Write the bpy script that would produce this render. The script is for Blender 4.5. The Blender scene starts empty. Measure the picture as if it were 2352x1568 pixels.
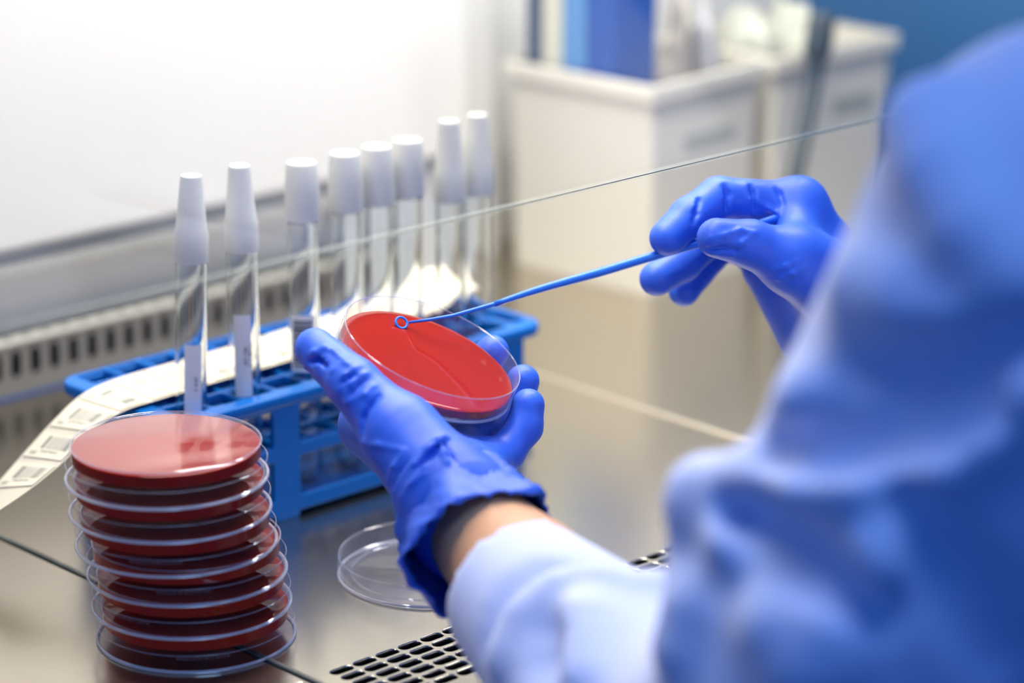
import bpy, bmesh, math, random
import numpy as np
from mathutils import Vector, Matrix, noise

random.seed(7)
S = bpy.context.scene
COL = S.collection

# ------------------------------------------------------------------ camera, sky, lamps, exposure
# metres; z = 0 is the steel work surface, x runs along the cabinet, y goes into it
PITCH, HEAD = math.radians(17.2), math.radians(46.5)
cam_data = bpy.data.cameras.new('camera')
cam = bpy.data.objects.new('camera', cam_data)
COL.objects.link(cam)
cam.location = (0, 0, 0.53)
cam.rotation_euler = (math.pi / 2 - PITCH, 0, HEAD - math.pi / 2)
cam_data.sensor_width = 36
cam_data.lens = 36 * 6716 / 2352
cam_data.clip_start = 0.05
cam_data.dof.use_dof = True
cam_data.dof.focus_distance = 1.365
cam_data.dof.aperture_fstop = 3.5
S.camera = cam

world = bpy.data.worlds.new('room_light')
S.world = world
world.use_nodes = True
bg = world.node_tree.nodes['Background']
bg.inputs['Color'].default_value = (0.035, 0.16, 0.60, 1)
bg.inputs['Strength'].default_value = 0.62


def area_light(name, loc, rot, sx, sy, power, color):
    d = bpy.data.lights.new(name, 'AREA')
    d.shape = 'RECTANGLE'
    d.size, d.size_y = sx, sy
    d.energy = power
    d.color = color
    o = bpy.data.objects.new(name, d)
    o.location = loc
    o.rotation_euler = rot
    COL.objects.link(o)
    return o


# fluorescent tube under the cabinet's ceiling, then an added fill brightening the rear wall
area_light('cabinet_lamp_and_fill', (1.06, 1.07, 0.72), (math.radians(-10), 0, 0), 1.0, 0.08, 8.8, (1.0, 0.95, 0.87))
area_light('cabinet_lamp_and_fill', (1.20, 1.23, 0.60), (math.radians(26), 0, 0), 0.5, 0.05, 3.9, (1.0, 0.98, 0.95))
# the room's cool ceiling lamp, behind and above the operator
area_light('room_ceiling_lamp', (0.52, 0.30, 1.50), (math.radians(8), math.radians(6), 0), 0.5, 0.5, 9.5, (0.30, 0.52, 1.0))

S.view_settings.view_transform = 'Standard'
S.view_settings.look = 'None'
S.view_settings.gamma = 1
S.view_settings.use_curve_mapping = False
S.view_settings.exposure = 0.0
S.cycles.use_denoising = True
S.cycles.max_bounces = 24
S.cycles.transparent_max_bounces = 48
S.cycles.transmission_bounces = 16
S.cycles.glossy_bounces = 8
S.cycles.sample_clamp_indirect = 6.0


# ------------------------------------------------------------------ helpers: materials
def pmat(name, color, rough=0.5, metal=0.0, **kw):
    m = bpy.data.materials.new(name)
    m.use_nodes = True
    b = m.node_tree.nodes['Principled BSDF']
    b.inputs['Base Color'].default_value = (*color, 1)
    b.inputs['Roughness'].default_value = rough
    b.inputs['Metallic'].default_value = metal
    for k, v in kw.items():
        b.inputs[k.replace('_', ' ')].default_value = v
    return m


def nodes_of(m):
    return m.node_tree.nodes, m.node_tree.links, m.node_tree.nodes['Principled BSDF']


def add_bump(m, scale=(200, 200, 200), strength=0.2, dist=0.0005, detail=3.0, color_var=0.0):
    n, l, b = nodes_of(m)
    tc = n.new('ShaderNodeTexCoord')
    mp = n.new('ShaderNodeMapping')
    mp.inputs['Scale'].default_value = scale
    tx = n.new('ShaderNodeTexNoise')
    tx.inputs['Scale'].default_value = 1.0
    tx.inputs['Detail'].default_value = detail
    bp = n.new('ShaderNodeBump')
    bp.inputs['Strength'].default_value = strength
    bp.inputs['Distance'].default_value = dist
    l.new(tc.outputs['Object'], mp.inputs['Vector'])
    l.new(mp.outputs['Vector'], tx.inputs['Vector'])
    l.new(tx.outputs['Fac'], bp.inputs['Height'])
    l.new(bp.outputs['Normal'], b.inputs['Normal'])
    if color_var:
        base = b.inputs['Base Color'].default_value[:]
        mx = n.new('ShaderNodeMix')
        mx.data_type = 'RGBA'
        mx.inputs['A'].default_value = [c * (1 - color_var) for c in base[:3]] + [1]
        mx.inputs['B'].default_value = [min(1, c * (1 + color_var)) for c in base[:3]] + [1]
        l.new(tx.outputs['Fac'], mx.inputs['Factor'])
        l.new(mx.outputs['Result'], b.inputs['Base Color'])
    return m


def clear_plastic(name, tint, haze=0.03, ior_edge=0.85, haze_color=(0.85, 0.88, 1.0), rough=0.06, front=0.04):
    """thin clear polystyrene: lets light straight through, reflects more at grazing angles, slightly milky"""
    m = bpy.data.materials.new(name)
    m.use_nodes = True
    n, l = m.node_tree.nodes, m.node_tree.links
    n.remove(n['Principled BSDF'])
    out = n['Material Output']
    tr = n.new('ShaderNodeBsdfTransparent')
    tr.inputs['Color'].default_value = (*tint, 1)
    df = n.new('ShaderNodeBsdfDiffuse')
    df.inputs['Color'].default_value = (*haze_color, 1)
    gl = n.new('ShaderNodeBsdfGlossy')
    gl.inputs['Roughness'].default_value = rough
    gl.inputs['Color'].default_value = (1, 1, 1, 1)
    lw = n.new('ShaderNodeLayerWeight')
    lw.inputs['Blend'].default_value = 0.5
    pw = n.new('ShaderNodeMath')
    pw.operation = 'POWER'
    pw.inputs[1].default_value = 5.0
    mu = n.new('ShaderNodeMath')
    mu.operation = 'MULTIPLY_ADD'
    mu.inputs[1].default_value = ior_edge
    mu.inputs[2].default_value = front
    l.new(lw.outputs['Facing'], pw.inputs[0])
    l.new(pw.outputs[0], mu.inputs[0])
    m1 = n.new('ShaderNodeMixShader')
    m1.inputs[0].default_value = haze
    l.new(tr.outputs[0], m1.inputs[1])
    l.new(df.outputs[0], m1.inputs[2])
    m2 = n.new('ShaderNodeMixShader')
    l.new(mu.outputs[0], m2.inputs[0])
    l.new(m1.outputs[0], m2.inputs[1])
    l.new(gl.outputs[0], m2.inputs[2])
    l.new(m2.outputs[0], out.inputs['Surface'])
    return m


M = {}
M['steel'] = pmat('brushed_steel', (0.62, 0.56, 0.455), 0.23, 1.0)
add_bump(M['steel'], (40, 400, 40), 0.06, 0.0004, 4.0, 0.05)
M['steel_edge'] = pmat('steel_seam_strip', (0.74, 0.67, 0.54), 0.35, 1.0)
add_bump(M['steel_edge'], (300, 300, 300), 0.1, 0.0003)
M['dark'] = pmat('dark_plenum', (0.006, 0.006, 0.007), 0.8)
M['wall'] = add_bump(pmat('white_enamel_wall', (0.70, 0.69, 0.655), 0.35), (60, 60, 60), 0.03, 0.0005, 2.0, 0.01)
M['wall_grey'] = add_bump(pmat('grey_enamel', (0.45, 0.47, 0.48), 0.4), (80, 80, 80), 0.03, 0.0005, 2.0, 0.02)
M['bar_grey'] = add_bump(pmat('grey_bar', (0.40, 0.41, 0.39), 0.4), (80, 80, 80), 0.03, 0.0005, 2.0, 0.02)
M['lip'] = add_bump(pmat('pale_lip', (0.38, 0.38, 0.35), 0.4), (80, 80, 80), 0.03, 0.0005, 2.0, 0.02)
M['grille'] = add_bump(pmat('grey_grille_steel', (0.15, 0.15, 0.15), 0.4), (80, 80, 80), 0.03, 0.0005, 2.0, 0.02)
M['seam'] = add_bump(pmat('dull_seam_steel', (0.20, 0.21, 0.19), 0.45, 0.7), (200, 200, 200), 0.05, 0.0003)
M['teal'] = add_bump(pmat('teal_wall', (0.020, 0.095, 0.24), 0.55), (30, 30, 30), 0.05, 0.0005, 2.0, 0.1)
M['floor'] = add_bump(pmat('lab_floor', (0.10, 0.14, 0.22), 0.4), (10, 10, 10), 0.05, 0.0005, 2.0, 0.1)
M['rack'] = add_bump(pmat('blue_polypropylene', (0.001, 0.125, 0.47), 0.26, 0.0, Specular_IOR_Level=0.22), (350, 350, 350), 0.05, 0.0003, 2.0, 0.05)
M['glass'] = pmat('tube_glass', (0.96, 0.98, 0.98), 0.0, 0.0, Transmission_Weight=1.0, IOR=1.47)
M['cap'] = add_bump(pmat('white_stopper', (0.53, 0.525, 0.49), 0.6), (500, 500, 500), 0.1, 0.0003, 2.0, 0.02)
M['sticker'] = add_bump(pmat('white_paper_sticker', (0.80, 0.78, 0.80), 0.7), (600, 600, 600), 0.05, 0.0002, 2.0, 0.02)
M['dish'] = clear_plastic('clear_dish_plastic', (0.985, 0.975, 0.98), 0.0006, 0.05, front=0.002)
M['dish_open'] = clear_plastic('open_dish_plastic', (0.985, 0.98, 0.985), 0.012, 0.6, front=0.03)
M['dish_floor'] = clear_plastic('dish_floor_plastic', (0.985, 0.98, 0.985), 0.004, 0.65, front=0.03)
M['rim_glint'] = clear_plastic('dish_rim_glint', (0.7, 0.74, 0.85), 0.30, 0.8, (0.9, 0.9, 0.95), 0.08, front=0.10)  # milky white imitates the light refracted along a dish's lower edge
M['dish_rim'] = clear_plastic('clear_dish_rim', (0.88, 0.89, 0.95), 0.10, 0.9, (0.80, 0.84, 1.0), 0.08)
M['pane'] = clear_plastic('sash_glass', (0.985, 0.99, 0.985), 0.0, 0.5, rough=0.0)
M['pane_edge'] = clear_plastic('sash_glass_edge', (0.92, 0.93, 0.90), 0.05, 0.4, (0.8, 0.85, 0.78), 0.1)
M['arris'] = pmat('dark_glass_arris', (0.05, 0.07, 0.08), 0.2)
add_bump(M['arris'], (50, 50, 50), 0.01)
M['agar'] = pmat('blood_agar', (0.31, 0.016, 0.006), 0.04, 0.0, Specular_IOR_Level=0.45, Subsurface_Weight=0.5, Subsurface_Scale=0.004, IOR=1.34)
M['agar'].node_tree.nodes['Principled BSDF'].inputs['Subsurface Radius'].default_value = (1.0, 0.12, 0.05)
add_bump(M['agar'], (60, 60, 60), 0.02, 0.0003, 2.0, 0.06)
M['glove'] = pmat('blue_nitrile', (0.032, 0.130, 0.70), 0.47, 0.0)
add_bump(M['glove'], (900, 900, 900), 0.10, 0.0003, 2.0, 0.05)
n_, l_, b_ = nodes_of(M['glove'])
tc_ = n_.new('ShaderNodeTexCoord')
mp_ = n_.new('ShaderNodeMapping')
mp_.inputs['Scale'].default_value = (70, 45, 95)
rd_ = n_.new('ShaderNodeTexNoise')
rd_.noise_type = 'RIDGED_MULTIFRACTAL'
rd_.inputs['Scale'].default_value = 1.0
rd_.inputs['Detail'].default_value = 2.0
b2_ = n_.new('ShaderNodeBump')
b2_.inputs['Strength'].default_value = 0.35
b2_.inputs['Distance'].default_value = 0.0010
old_ = b_.inputs['Normal'].links[0].from_socket
l_.new(tc_.outputs['Object'], mp_.inputs['Vector'])
l_.new(mp_.outputs['Vector'], rd_.inputs['Vector'])
l_.new(rd_.outputs['Fac'], b2_.inputs['Height'])
l_.new(old_, b2_.inputs['Normal'])
l_.new(b2_.outputs['Normal'], b_.inputs['Normal'])
M['loop'] = add_bump(pmat('blue_loop_plastic', (0.015, 0.17, 0.72), 0.3), (500, 500, 500), 0.03, 0.0002, 2.0, 0.03)
M['gown'] = pmat('pale_blue_gown_cloth', (0.66, 0.70, 0.93), 0.85, 0.0, Sheen_Weight=0.15)
add_bump(M['gown'], (1500, 1500, 1500), 0.12, 0.0003, 2.0, 0.03)
M['skin'] = pmat('skin', (0.74, 0.38, 0.20), 0.5, 0.0, Subsurface_Weight=0.15, Subsurface_Scale=0.004)
add_bump(M['skin'], (500, 500, 500), 0.10, 0.0003, 3.0, 0.06)
M['hair'] = add_bump(pmat('brown_hair', (0.06, 0.035, 0.02), 0.5), (200, 200, 20), 0.6, 0.003, 3.0, 0.3)
M['eye'] = pmat('eye_white', (0.8, 0.8, 0.8), 0.2)
add_bump(M['eye'], (50, 50, 50), 0.01)
M['crate'] = add_bump(pmat('cream_crate_plastic', (0.69, 0.66, 0.57), 0.45), (100, 100, 100), 0.04, 0.0004, 2.0, 0.02)
M['crate_tag'] = add_bump(pmat('grey_crate_tag', (0.36, 0.38, 0.33), 0.6), (90, 90, 30), 0.03, 0.0004, 4.0, 0.25)
M['cable'] = add_bump(pmat('dark_grey_rubber', (0.03, 0.045, 0.055), 0.5), (200, 200, 200), 0.1, 0.0003)
M['ink'] = add_bump(pmat('dark_print', (0.03, 0.04, 0.06), 0.6), (400, 400, 400), 0.01)
M['ink_pale'] = clear_plastic('faint_print', (0.5, 0.45, 0.5), 0.75, 0.1, (0.20, 0.15, 0.17), 0.4)


# ------------------------------------------------------------------ helpers: meshes and objects
def link_mesh(name, verts, faces, mat, parent=None, smooth=True):
    me = bpy.data.meshes.new(name)
    me.from_pydata([tuple(v) for v in verts], [], [tuple(f) for f in faces])
    me.update()
    return link(name, me, mat, parent, smooth)


def link(name, me, mat, parent=None, smooth=True):
    if mat:
        me.materials.append(mat)
    if smooth:
        me.polygons.foreach_set('use_smooth', [True] * len(me.polygons))
        me.update()
    o = bpy.data.objects.new(name, me)
    COL.objects.link(o)
    if parent:
        o.parent = parent
    return o


def link_bm(name, bm, mat, parent=None, smooth=False):
    bmesh.ops.recalc_face_normals(bm, faces=bm.faces[:])
    me = bpy.data.meshes.new(name)
    bm.to_mesh(me)
    bm.free()
    return link(name, me, mat, parent, smooth)


def tag(o, label, cat, group=None, kind=None):
    o['label'] = label
    o['category'] = cat
    if group:
        o['group'] = group
    if kind:
        o['kind'] = kind
    return o


def empty(name, loc=(0, 0, 0), rot=(0, 0, 0)):
    o = bpy.data.objects.new(name, None)
    o.empty_display_size = 0.02
    o.location = loc
    o.rotation_euler = rot
    COL.objects.link(o)
    return o


def structure(o):
    o['kind'] = 'structure'
    return o


def copy_tree(o, parent=None):
    c = o.copy()
    COL.objects.link(c)
    if parent:
        c.parent = parent
    for ch in list(o.children):
        copy_tree(ch, c)
    return c


def add_box(bm, lo, hi, bevel=0.0, seg=2):
    vs = [bm.verts.new((x, y, z)) for x in (lo[0], hi[0]) for y in (lo[1], hi[1]) for z in (lo[2], hi[2])]
    fs = []
    for f in ((0, 1, 3, 2), (4, 6, 7, 5), (0, 4, 5, 1), (2, 3, 7, 6), (0, 2, 6, 4), (1, 5, 7, 3)):
        fs.append(bm.faces.new([vs[i] for i in f]))
    if bevel:
        es = list({e for f in fs for e in f.edges})
        bmesh.ops.bevel(bm, geom=es, offset=bevel, segments=seg, affect='EDGES', profile=0.5)


def box(name, lo, hi, mat, parent=None, bevel=0.0, seg=2):
    bm = bmesh.new()
    add_box(bm, lo, hi, bevel, seg)
    return link_bm(name, bm, mat, parent, smooth=False)


def lathe(prof, seg=96, close=True):
    """verts, faces of a profile [(r, z)...] turned about z; a closed profile gives a solid ring or shell"""
    v, f = [], []
    n = len(prof)
    idx = []
    for r, z in prof:
        if r < 1e-7:
            idx.append([len(v)] * seg)
            v.append((0, 0, z))
        else:
            idx.append(list(range(len(v), len(v) + seg)))
            v += [(r * math.cos(2 * math.pi * k / seg), r * math.sin(2 * math.pi * k / seg), z) for k in range(seg)]
    for i in range(n if close else n - 1):
        a, b = idx[i], idx[(i + 1) % n]
        for k in range(seg):
            q = [a[k], a[(k + 1) % seg], b[(k + 1) % seg], b[k]]
            q2 = []
            for x in q:
                if x not in q2:
                    q2.append(x)
            if len(q2) > 2:
                f.append(q2)
    return v, f


def lathe_obj(name, prof, mat, parent=None, seg=96, close=True, smooth=True):
    v, f = lathe(prof, seg, close)
    o = link_mesh(name, v, f, mat, parent, smooth)
    if smooth:
        auto_sharp(o)
    return o


def auto_sharp(o, deg=40):
    bm = bmesh.new()
    bm.from_mesh(o.data)
    bmesh.ops.recalc_face_normals(bm, faces=bm.faces[:])
    for e in bm.edges:
        if len(e.link_faces) == 2 and e.calc_face_angle(0) > math.radians(deg):
            e.smooth = False
    bm.to_mesh(o.data)
    bm.free()


def tube_mesh(pts, radii, seg=16, cap=True):
    """round tube along points, parallel-transported frame"""
    pts = [Vector(p) for p in pts]
    v, f = [], []
    up = Vector((0, 0, 1))
    t0 = (pts[1] - pts[0]).normalized()
    if abs(t0.dot(up)) > 0.9:
        up = Vector((1, 0, 0))
    nrm = t0.cross(up).normalized()
    for i, p in enumerate(pts):
        t = (pts[min(i + 1, len(pts) - 1)] - pts[max(i - 1, 0)]).normalized()
        nrm = (nrm - t * nrm.dot(t)).normalized()
        bn = t.cross(nrm)
        for k in range(seg):
            a = 2 * math.pi * k / seg
            v.append(p + (nrm * math.cos(a) + bn * math.sin(a)) * radii[i])
    for i in range(len(pts) - 1):
        for k in range(seg):
            f.append((i * seg + k, i * seg + (k + 1) % seg, (i + 1) * seg + (k + 1) % seg, (i + 1) * seg + k))
    if cap:
        f.append(tuple(range(seg))[::-1])
        f.append(tuple(range((len(pts) - 1) * seg, len(pts) * seg)))
    return v, f


def text_mesh(body, size, bend_r=None, z=0.0, ang=0.0, flip=False):
    """flat lettering as mesh data, optionally wrapped on a cylinder of radius bend_r about z"""
    cu = bpy.data.curves.new('lettering', 'FONT')
    cu.body = body
    cu.size = size
    cu.align_x = 'CENTER'
    cu.resolution_u = 2
    ob = bpy.data.objects.new('lettering', cu)
    COL.objects.link(ob)
    dg = bpy.context.evaluated_depsgraph_get()
    me = bpy.data.meshes.new_from_object(ob.evaluated_get(dg))
    bpy.data.objects.remove(ob)
    bpy.data.curves.remove(cu)
    if bend_r:
        for vv in me.vertices:
            x, y = vv.co.x * (-1 if flip else 1), vv.co.y
            a = ang + x / bend_r
            vv.co = (bend_r * math.cos(a), bend_r * math.sin(a), z + (-y if flip else y))
    me.materials.clear()
    return me


# ------------------------------------------------------------------ helpers: smooth solid bodies (distance field -> mesh)
def seg_dist(X, Y, Z, a, b, ra, rb):
    ax, ay, az = a
    bx, by, bz = b[0] - ax, b[1] - ay, b[2] - az
    L2 = bx * bx + by * by + bz * bz + 1e-12
    px, py, pz = X - ax, Y - ay, Z - az
    t = np.clip((px * bx + py * by + pz * bz) / L2, 0, 1)
    return np.sqrt((px - t * bx) ** 2 + (py - t * by) ** 2 + (pz - t * bz) ** 2) - (ra + (rb - ra) * t)


def smin(a, b, k):
    h = np.clip(0.5 + 0.5 * (b - a) / k, 0, 1)
    return b * (1 - h) + a * h - k * h * (1 - h)


class Field:
    def __init__(self, lo, hi, h):
        self.lo, self.h = np.array(lo, float), h
        n = np.ceil((np.array(hi) - self.lo) / h).astype(int) + 1
        self.ax = [(self.lo[i] + h * np.arange(n[i])).astype(np.float32) for i in range(3)]
        self.f = np.full(tuple(n), 1.0, np.float32)

    def block(self, pts, m):
        p = np.array(pts, float)
        a = np.clip(np.floor((p.min(0) - m - self.lo) / self.h).astype(int), 0, None)
        b = np.minimum(np.ceil((p.max(0) + m - self.lo) / self.h).astype(int) + 1, self.f.shape)
        sl = tuple(slice(a[i], max(b[i], a[i])) for i in range(3))
        X = self.ax[0][sl[0]][:, None, None]
        Y = self.ax[1][sl[1]][None, :, None]
        Z = self.ax[2][sl[2]][None, None, :]
        return sl, X, Y, Z

    def chain(self, pts, radii, k=0.004, m=None):
        """distance to a chain of tapering segments in its own block"""
        m = m or (max(radii) + 0.03)
        sl, X, Y, Z = self.block(pts, m)
        d = None
        for i in range(len(pts) - 1):
            e = seg_dist(X, Y, Z, pts[i], pts[i + 1], radii[i], radii[i + 1])
            d = e if d is None else smin(d, e, k)
        return sl, d

    def add(self, pts, radii, k=0.008, kc=0.004, m=None):
        sl, d = self.chain(pts, radii, kc, m)
        self.f[sl] = smin(self.f[sl], d, k)

    def add_ellipsoid(self, c, r, k=0.01):
        c = np.array(c, float)
        r = np.array(r, float)
        sl, X, Y, Z = self.block([c - r, c + r], 0.06)
        q = np.sqrt(((X - c[0]) / r[0]) ** 2 + ((Y - c[1]) / r[1]) ** 2 + ((Z - c[2]) / r[2]) ** 2)
        q2 = np.sqrt(((X - c[0]) / r[0] ** 2) ** 2 + ((Y - c[1]) / r[1] ** 2) ** 2 + ((Z - c[2]) / r[2] ** 2) ** 2) + 1e-9
        self.f[sl] = smin(self.f[sl], q * (q - 1) / q2, k)

    def fingers(self, chains, k=0.006):
        """each finger blends into the palm but not into its neighbours"""
        base = self.f.copy()
        for pts, radii in chains:
            sl, d = self.chain(pts, radii, 0.003)
            self.f[sl] = np.minimum(self.f[sl], smin(base[sl], d, k))

    def ridge(self, pts, r, k=0.003, sink=0.0):
        self.add(pts, [r] * len(pts), k, 0.002, r + k + 0.006)

    def crease(self, pts, r, k=0.002):
        rr = [r * (0.4 + 0.6 * math.sin(math.pi * (i + 0.5) / len(pts))) for i in range(len(pts))]
        sl, d = self.chain(pts, rr, 0.001, r + k + 0.006)
        self.f[sl] = -smin(-self.f[sl], d, k)

    def cut(self, point, normal):
        """keep the side the normal points away from"""
        p, n = np.array(point, float), np.array(normal, float)
        n /= np.linalg.norm(n)
        d = ((self.ax[0][:, None, None] - p[0]) * n[0] + (self.ax[1][None, :, None] - p[1]) * n[1]
             + (self.ax[2][None, None, :] - p[2]) * n[2])
        self.f = np.maximum(self.f, d.astype(np.float32))

    def mesh(self, name):
        f, h = self.f, self.h
        s = f < 0
        c = s[:-1, :-1, :-1].astype(np.int8)
        tot = np.zeros_like(c)
        for i in (0, 1):
            for j in (0, 1):
                for k in (0, 1):
                    tot += s[i:s.shape[0] - 1 + i, j:s.shape[1] - 1 + j, k:s.shape[2] - 1 + k]
        act = np.argwhere((tot > 0) & (tot < 8))
        vid = np.full(tot.shape, -1, np.int64)
        vid[tuple(act.T)] = np.arange(len(act))
        acc = np.zeros((len(act), 3))
        cnt = np.zeros(len(act))
        offs = [(i, j, k) for i in (0, 1) for j in (0, 1) for k in (0, 1)]
        for a in offs:
            for d in range(3):
                if a[d]:
                    continue
                b = list(a)
                b[d] = 1
                fa = f[tuple((act + a).T)]
                fb = f[tuple((act + b).T)]
                x = (fa < 0) != (fb < 0)
                t = np.where(x, fa / np.where(x, fa - fb, 1), 0)
                p = np.repeat(np.array([a], float), len(act), 0)
                p[:, d] += t
                acc += p * x[:, None]
                cnt += x
        verts = self.lo + h * (act + acc / cnt[:, None])
        quads = []
        for d in range(3):
            sh = [slice(None)] * 3
            sh2 = [slice(None)] * 3
            sh[d], sh2[d] = slice(0, -1), slice(1, None)
            e = np.argwhere(s[tuple(sh)] != s[tuple(sh2)])
            u, v = (d + 1) % 3, (d + 2) % 3
            ok = (e[:, u] > 0) & (e[:, v] > 0) & (e[:, u] < tot.shape[u]) & (e[:, v] < tot.shape[v])
            e = e[ok]
            q = []
            for du, dv in ((0, 0), (-1, 0), (-1, -1), (0, -1)):
                w = e.copy()
                w[:, u] += du
                w[:, v] += dv
                q.append(vid[tuple(w.T)])
            q = np.stack(q, 1)
            flip = ~s[tuple(e.T)]
            q[flip] = q[flip][:, ::-1]
            quads.append(q)
        quads = np.concatenate(quads)
        quads = quads[(quads >= 0).all(1)]
        me = bpy.data.meshes.new(name)
        me.vertices.add(len(verts))
        me.vertices.foreach_set('co', verts.astype(np.float32).ravel())
        me.loops.add(len(quads) * 4)
        me.loops.foreach_set('vertex_index', quads.astype(np.int32).ravel())
        me.polygons.add(len(quads))
        me.polygons.foreach_set('loop_start', np.arange(0, len(quads) * 4, 4, dtype=np.int32))
        me.polygons.foreach_set('loop_total', np.full(len(quads), 4, dtype=np.int32))
        me.update(calc_edges=True)
        me.validate()
        return me


def plate(name, outline, holes, thick, mat, parent=None, bevel=0.0, place=None, data_only=False):
    """sheet with real holes: outline and holes are 2-D loops, thickness about z = 0"""
    cu = bpy.data.curves.new(name, 'CURVE')
    cu.dimensions = '2D'
    cu.fill_mode = 'BOTH'
    cu.extrude = thick / 2 - bevel
    cu.bevel_depth = bevel
    cu.bevel_resolution = 2
    cu.offset = -bevel
    for loop in [outline] + holes:
        sp = cu.splines.new('POLY')
        sp.points.add(len(loop) - 1)
        for p, q in zip(sp.points, loop):
            p.co = (q[0], q[1], 0, 1)
        sp.use_cyclic_u = True
    ob = bpy.data.objects.new(name, cu)
    COL.objects.link(ob)
    me = bpy.data.meshes.new_from_object(ob.evaluated_get(bpy.context.evaluated_depsgraph_get()))
    bpy.data.objects.remove(ob)
    bpy.data.curves.remove(cu)
    me.materials.clear()
    me.name = name
    if place is not None:
        me.transform(place)
    o = link(name, me, mat, parent, smooth=False)
    if data_only:
        pass
    return o


def obround(cx, cy, lx, ly, n=8):
    r = min(lx, ly) / 2
    pts = []
    for k in range(2 * n + 2):
        if k <= n:
            a = -math.pi / 2 + math.pi * k / n
            s = 1
        else:
            a = math.pi / 2 + math.pi * (k - n - 1) / n
            s = -1
        x, y = r * math.cos(a) + s * (max(lx, ly) / 2 - r), r * math.sin(a)
        pts.append((cx + x, cy + y) if lx >= ly else (cx - y, cy + x))
    return pts


def round_rect(x0, y0, x1, y1, r, n=5):
    pts = []
    for cx, cy, a0 in ((x1 - r, y0 + r, -90), (x1 - r, y1 - r, 0), (x0 + r, y1 - r, 90), (x0 + r, y0 + r, 180)):
        for k in range(n + 1):
            a = math.radians(a0 + 90 * k / n)
            pts.append((cx + r * math.cos(a), cy + r * math.sin(a)))
    return pts


# ------------------------------------------------------------------ the setting
structure(box('floor', (-1.2, -1.2, -0.79), (3.2, 2.4, -0.75), M['floor']))
WB = 1.354
structure(box('wall_back', (0.20, WB, 0.0895), (1.245, WB + 0.03, 0.80), M['wall'], bevel=0.002))
structure(box('wall_back', (1.1405, WB + 0.006, 0.0), (1.245, WB + 0.03, 0.0885), M['wall_grey'], bevel=0.002))
structure(box('wall_back', (1.2455, 1.415, 0.0), (1.64, 1.45, 0.80), M['wall']))
structure(box('wall_right', (1.62, 0.86, -0.70), (1.66, 1.415, 0.80), M['teal']))
structure(box('wall_front', (0.10, 0.90, 0.56), (1.66, 0.915, 0.82), M['wall']))
structure(box('ceiling', (0.20, 0.916, 0.80), (1.66, 1.45, 0.82), M['wall']))
structure(box('trim_1', (0.20, WB + 0.008, 0.0800), (1.139, WB + 0.034, 0.0895), M['bar_grey'], bevel=0.001))
structure(box('trim_2', (0.20, WB + 0.004, 0.0700), (1.139, WB + 0.034, 0.0800), M['lip'], bevel=0.003))
# sloping lower panel of the rear wall
v = [(0.20, 1.364, 0.072), (1.139, 1.364, 0.072), (1.139, 1.379, 0.033), (0.20, 1.379, 0.033),
     (0.20, 1.40, 0.072), (1.139, 1.40, 0.072), (1.139, 1.40, 0.033), (0.20, 1.40, 0.033)]
structure(link_mesh('trim_3', v, [(0, 1, 2, 3), (4, 7, 6, 5), (0, 4, 5, 1), (3, 2, 6, 7), (0, 3, 7, 4), (1, 5, 6, 2)], M['wall_grey'], smooth=False))
for k, (x0, x1, m) in enumerate(((1.2465, 1.262, 'bar_grey'), (1.268, 1.300, 'wall'))):
    structure(box('trim_%d' % (4 + k), (x0, 1.385, 0.0), (x1, 1.415, 0.80), M[m], bevel=0.002))

# slotted air intake along the foot of the rear wall
ag = tag(empty('air_grille', (0.92, 1.36, 0)), 'pale grey intake grille of dark slots along the foot of the rear wall', 'grille')
PX, X0S = 0.01335, 0.9373
cols = [X0S + PX * k for k in range(-22, 16)]
rotx = Matrix.Rotation(math.pi / 2, 4, 'X')
loc = lambda o: setattr(o, 'location', (-0.92, -1.36, 0))
p = plate('front_face', [(0.60, 0.001), (1.139, 0.001), (1.139, 0.0325), (0.60, 0.0325)],
          [obround(x, 0.0195, 0.0074, 0.0170, 6) for x in cols], 0.002, M['grille'], ag, 0.0, Matrix.Translation((0, 1.361, 0)) @ rotx)
loc(p)
p = plate('ledge', [(0.60, 1.360), (1.139, 1.360), (1.139, 1.380), (0.60, 1.380)],
          [obround(x, 1.3695, 0.0068, 0.0085, 6) for x in cols], 0.002, M['lip'], ag, 0.0, Matrix.Translation((0, 0, 0.0325)))
loc(p)
v, f = tube_mesh([(0.60, 1.3605, 0.0325), (1.139, 1.3605, 0.0325)], [0.0016] * 2, 12)
loc(link_mesh('rolled_edge', v, f, M['lip'], ag))
loc(box('duct', (0.60, 1.372, 0.0), (1.139, 1.40, 0.029), M['dark'], ag))

# steel work trays with slotted front
def tray_mesh(w):
    y0, y1, r = 0.872, 1.3585, 0.0022
    holes = [obround(0.0152 + 0.01365 * i, 0.9324 - 0.00795 * j, 0.0121, 0.0052, 7)
             for i in range(int((w - 0.022) / 0.01365) + 1) for j in range(6)]
    return plate('work_tray', round_rect(0, y0, w, y1, 0.002, 3), holes, 0.0020, M['steel'], None, 0.0006, Matrix.Translation((0, 0, -0.0010)))


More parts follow.
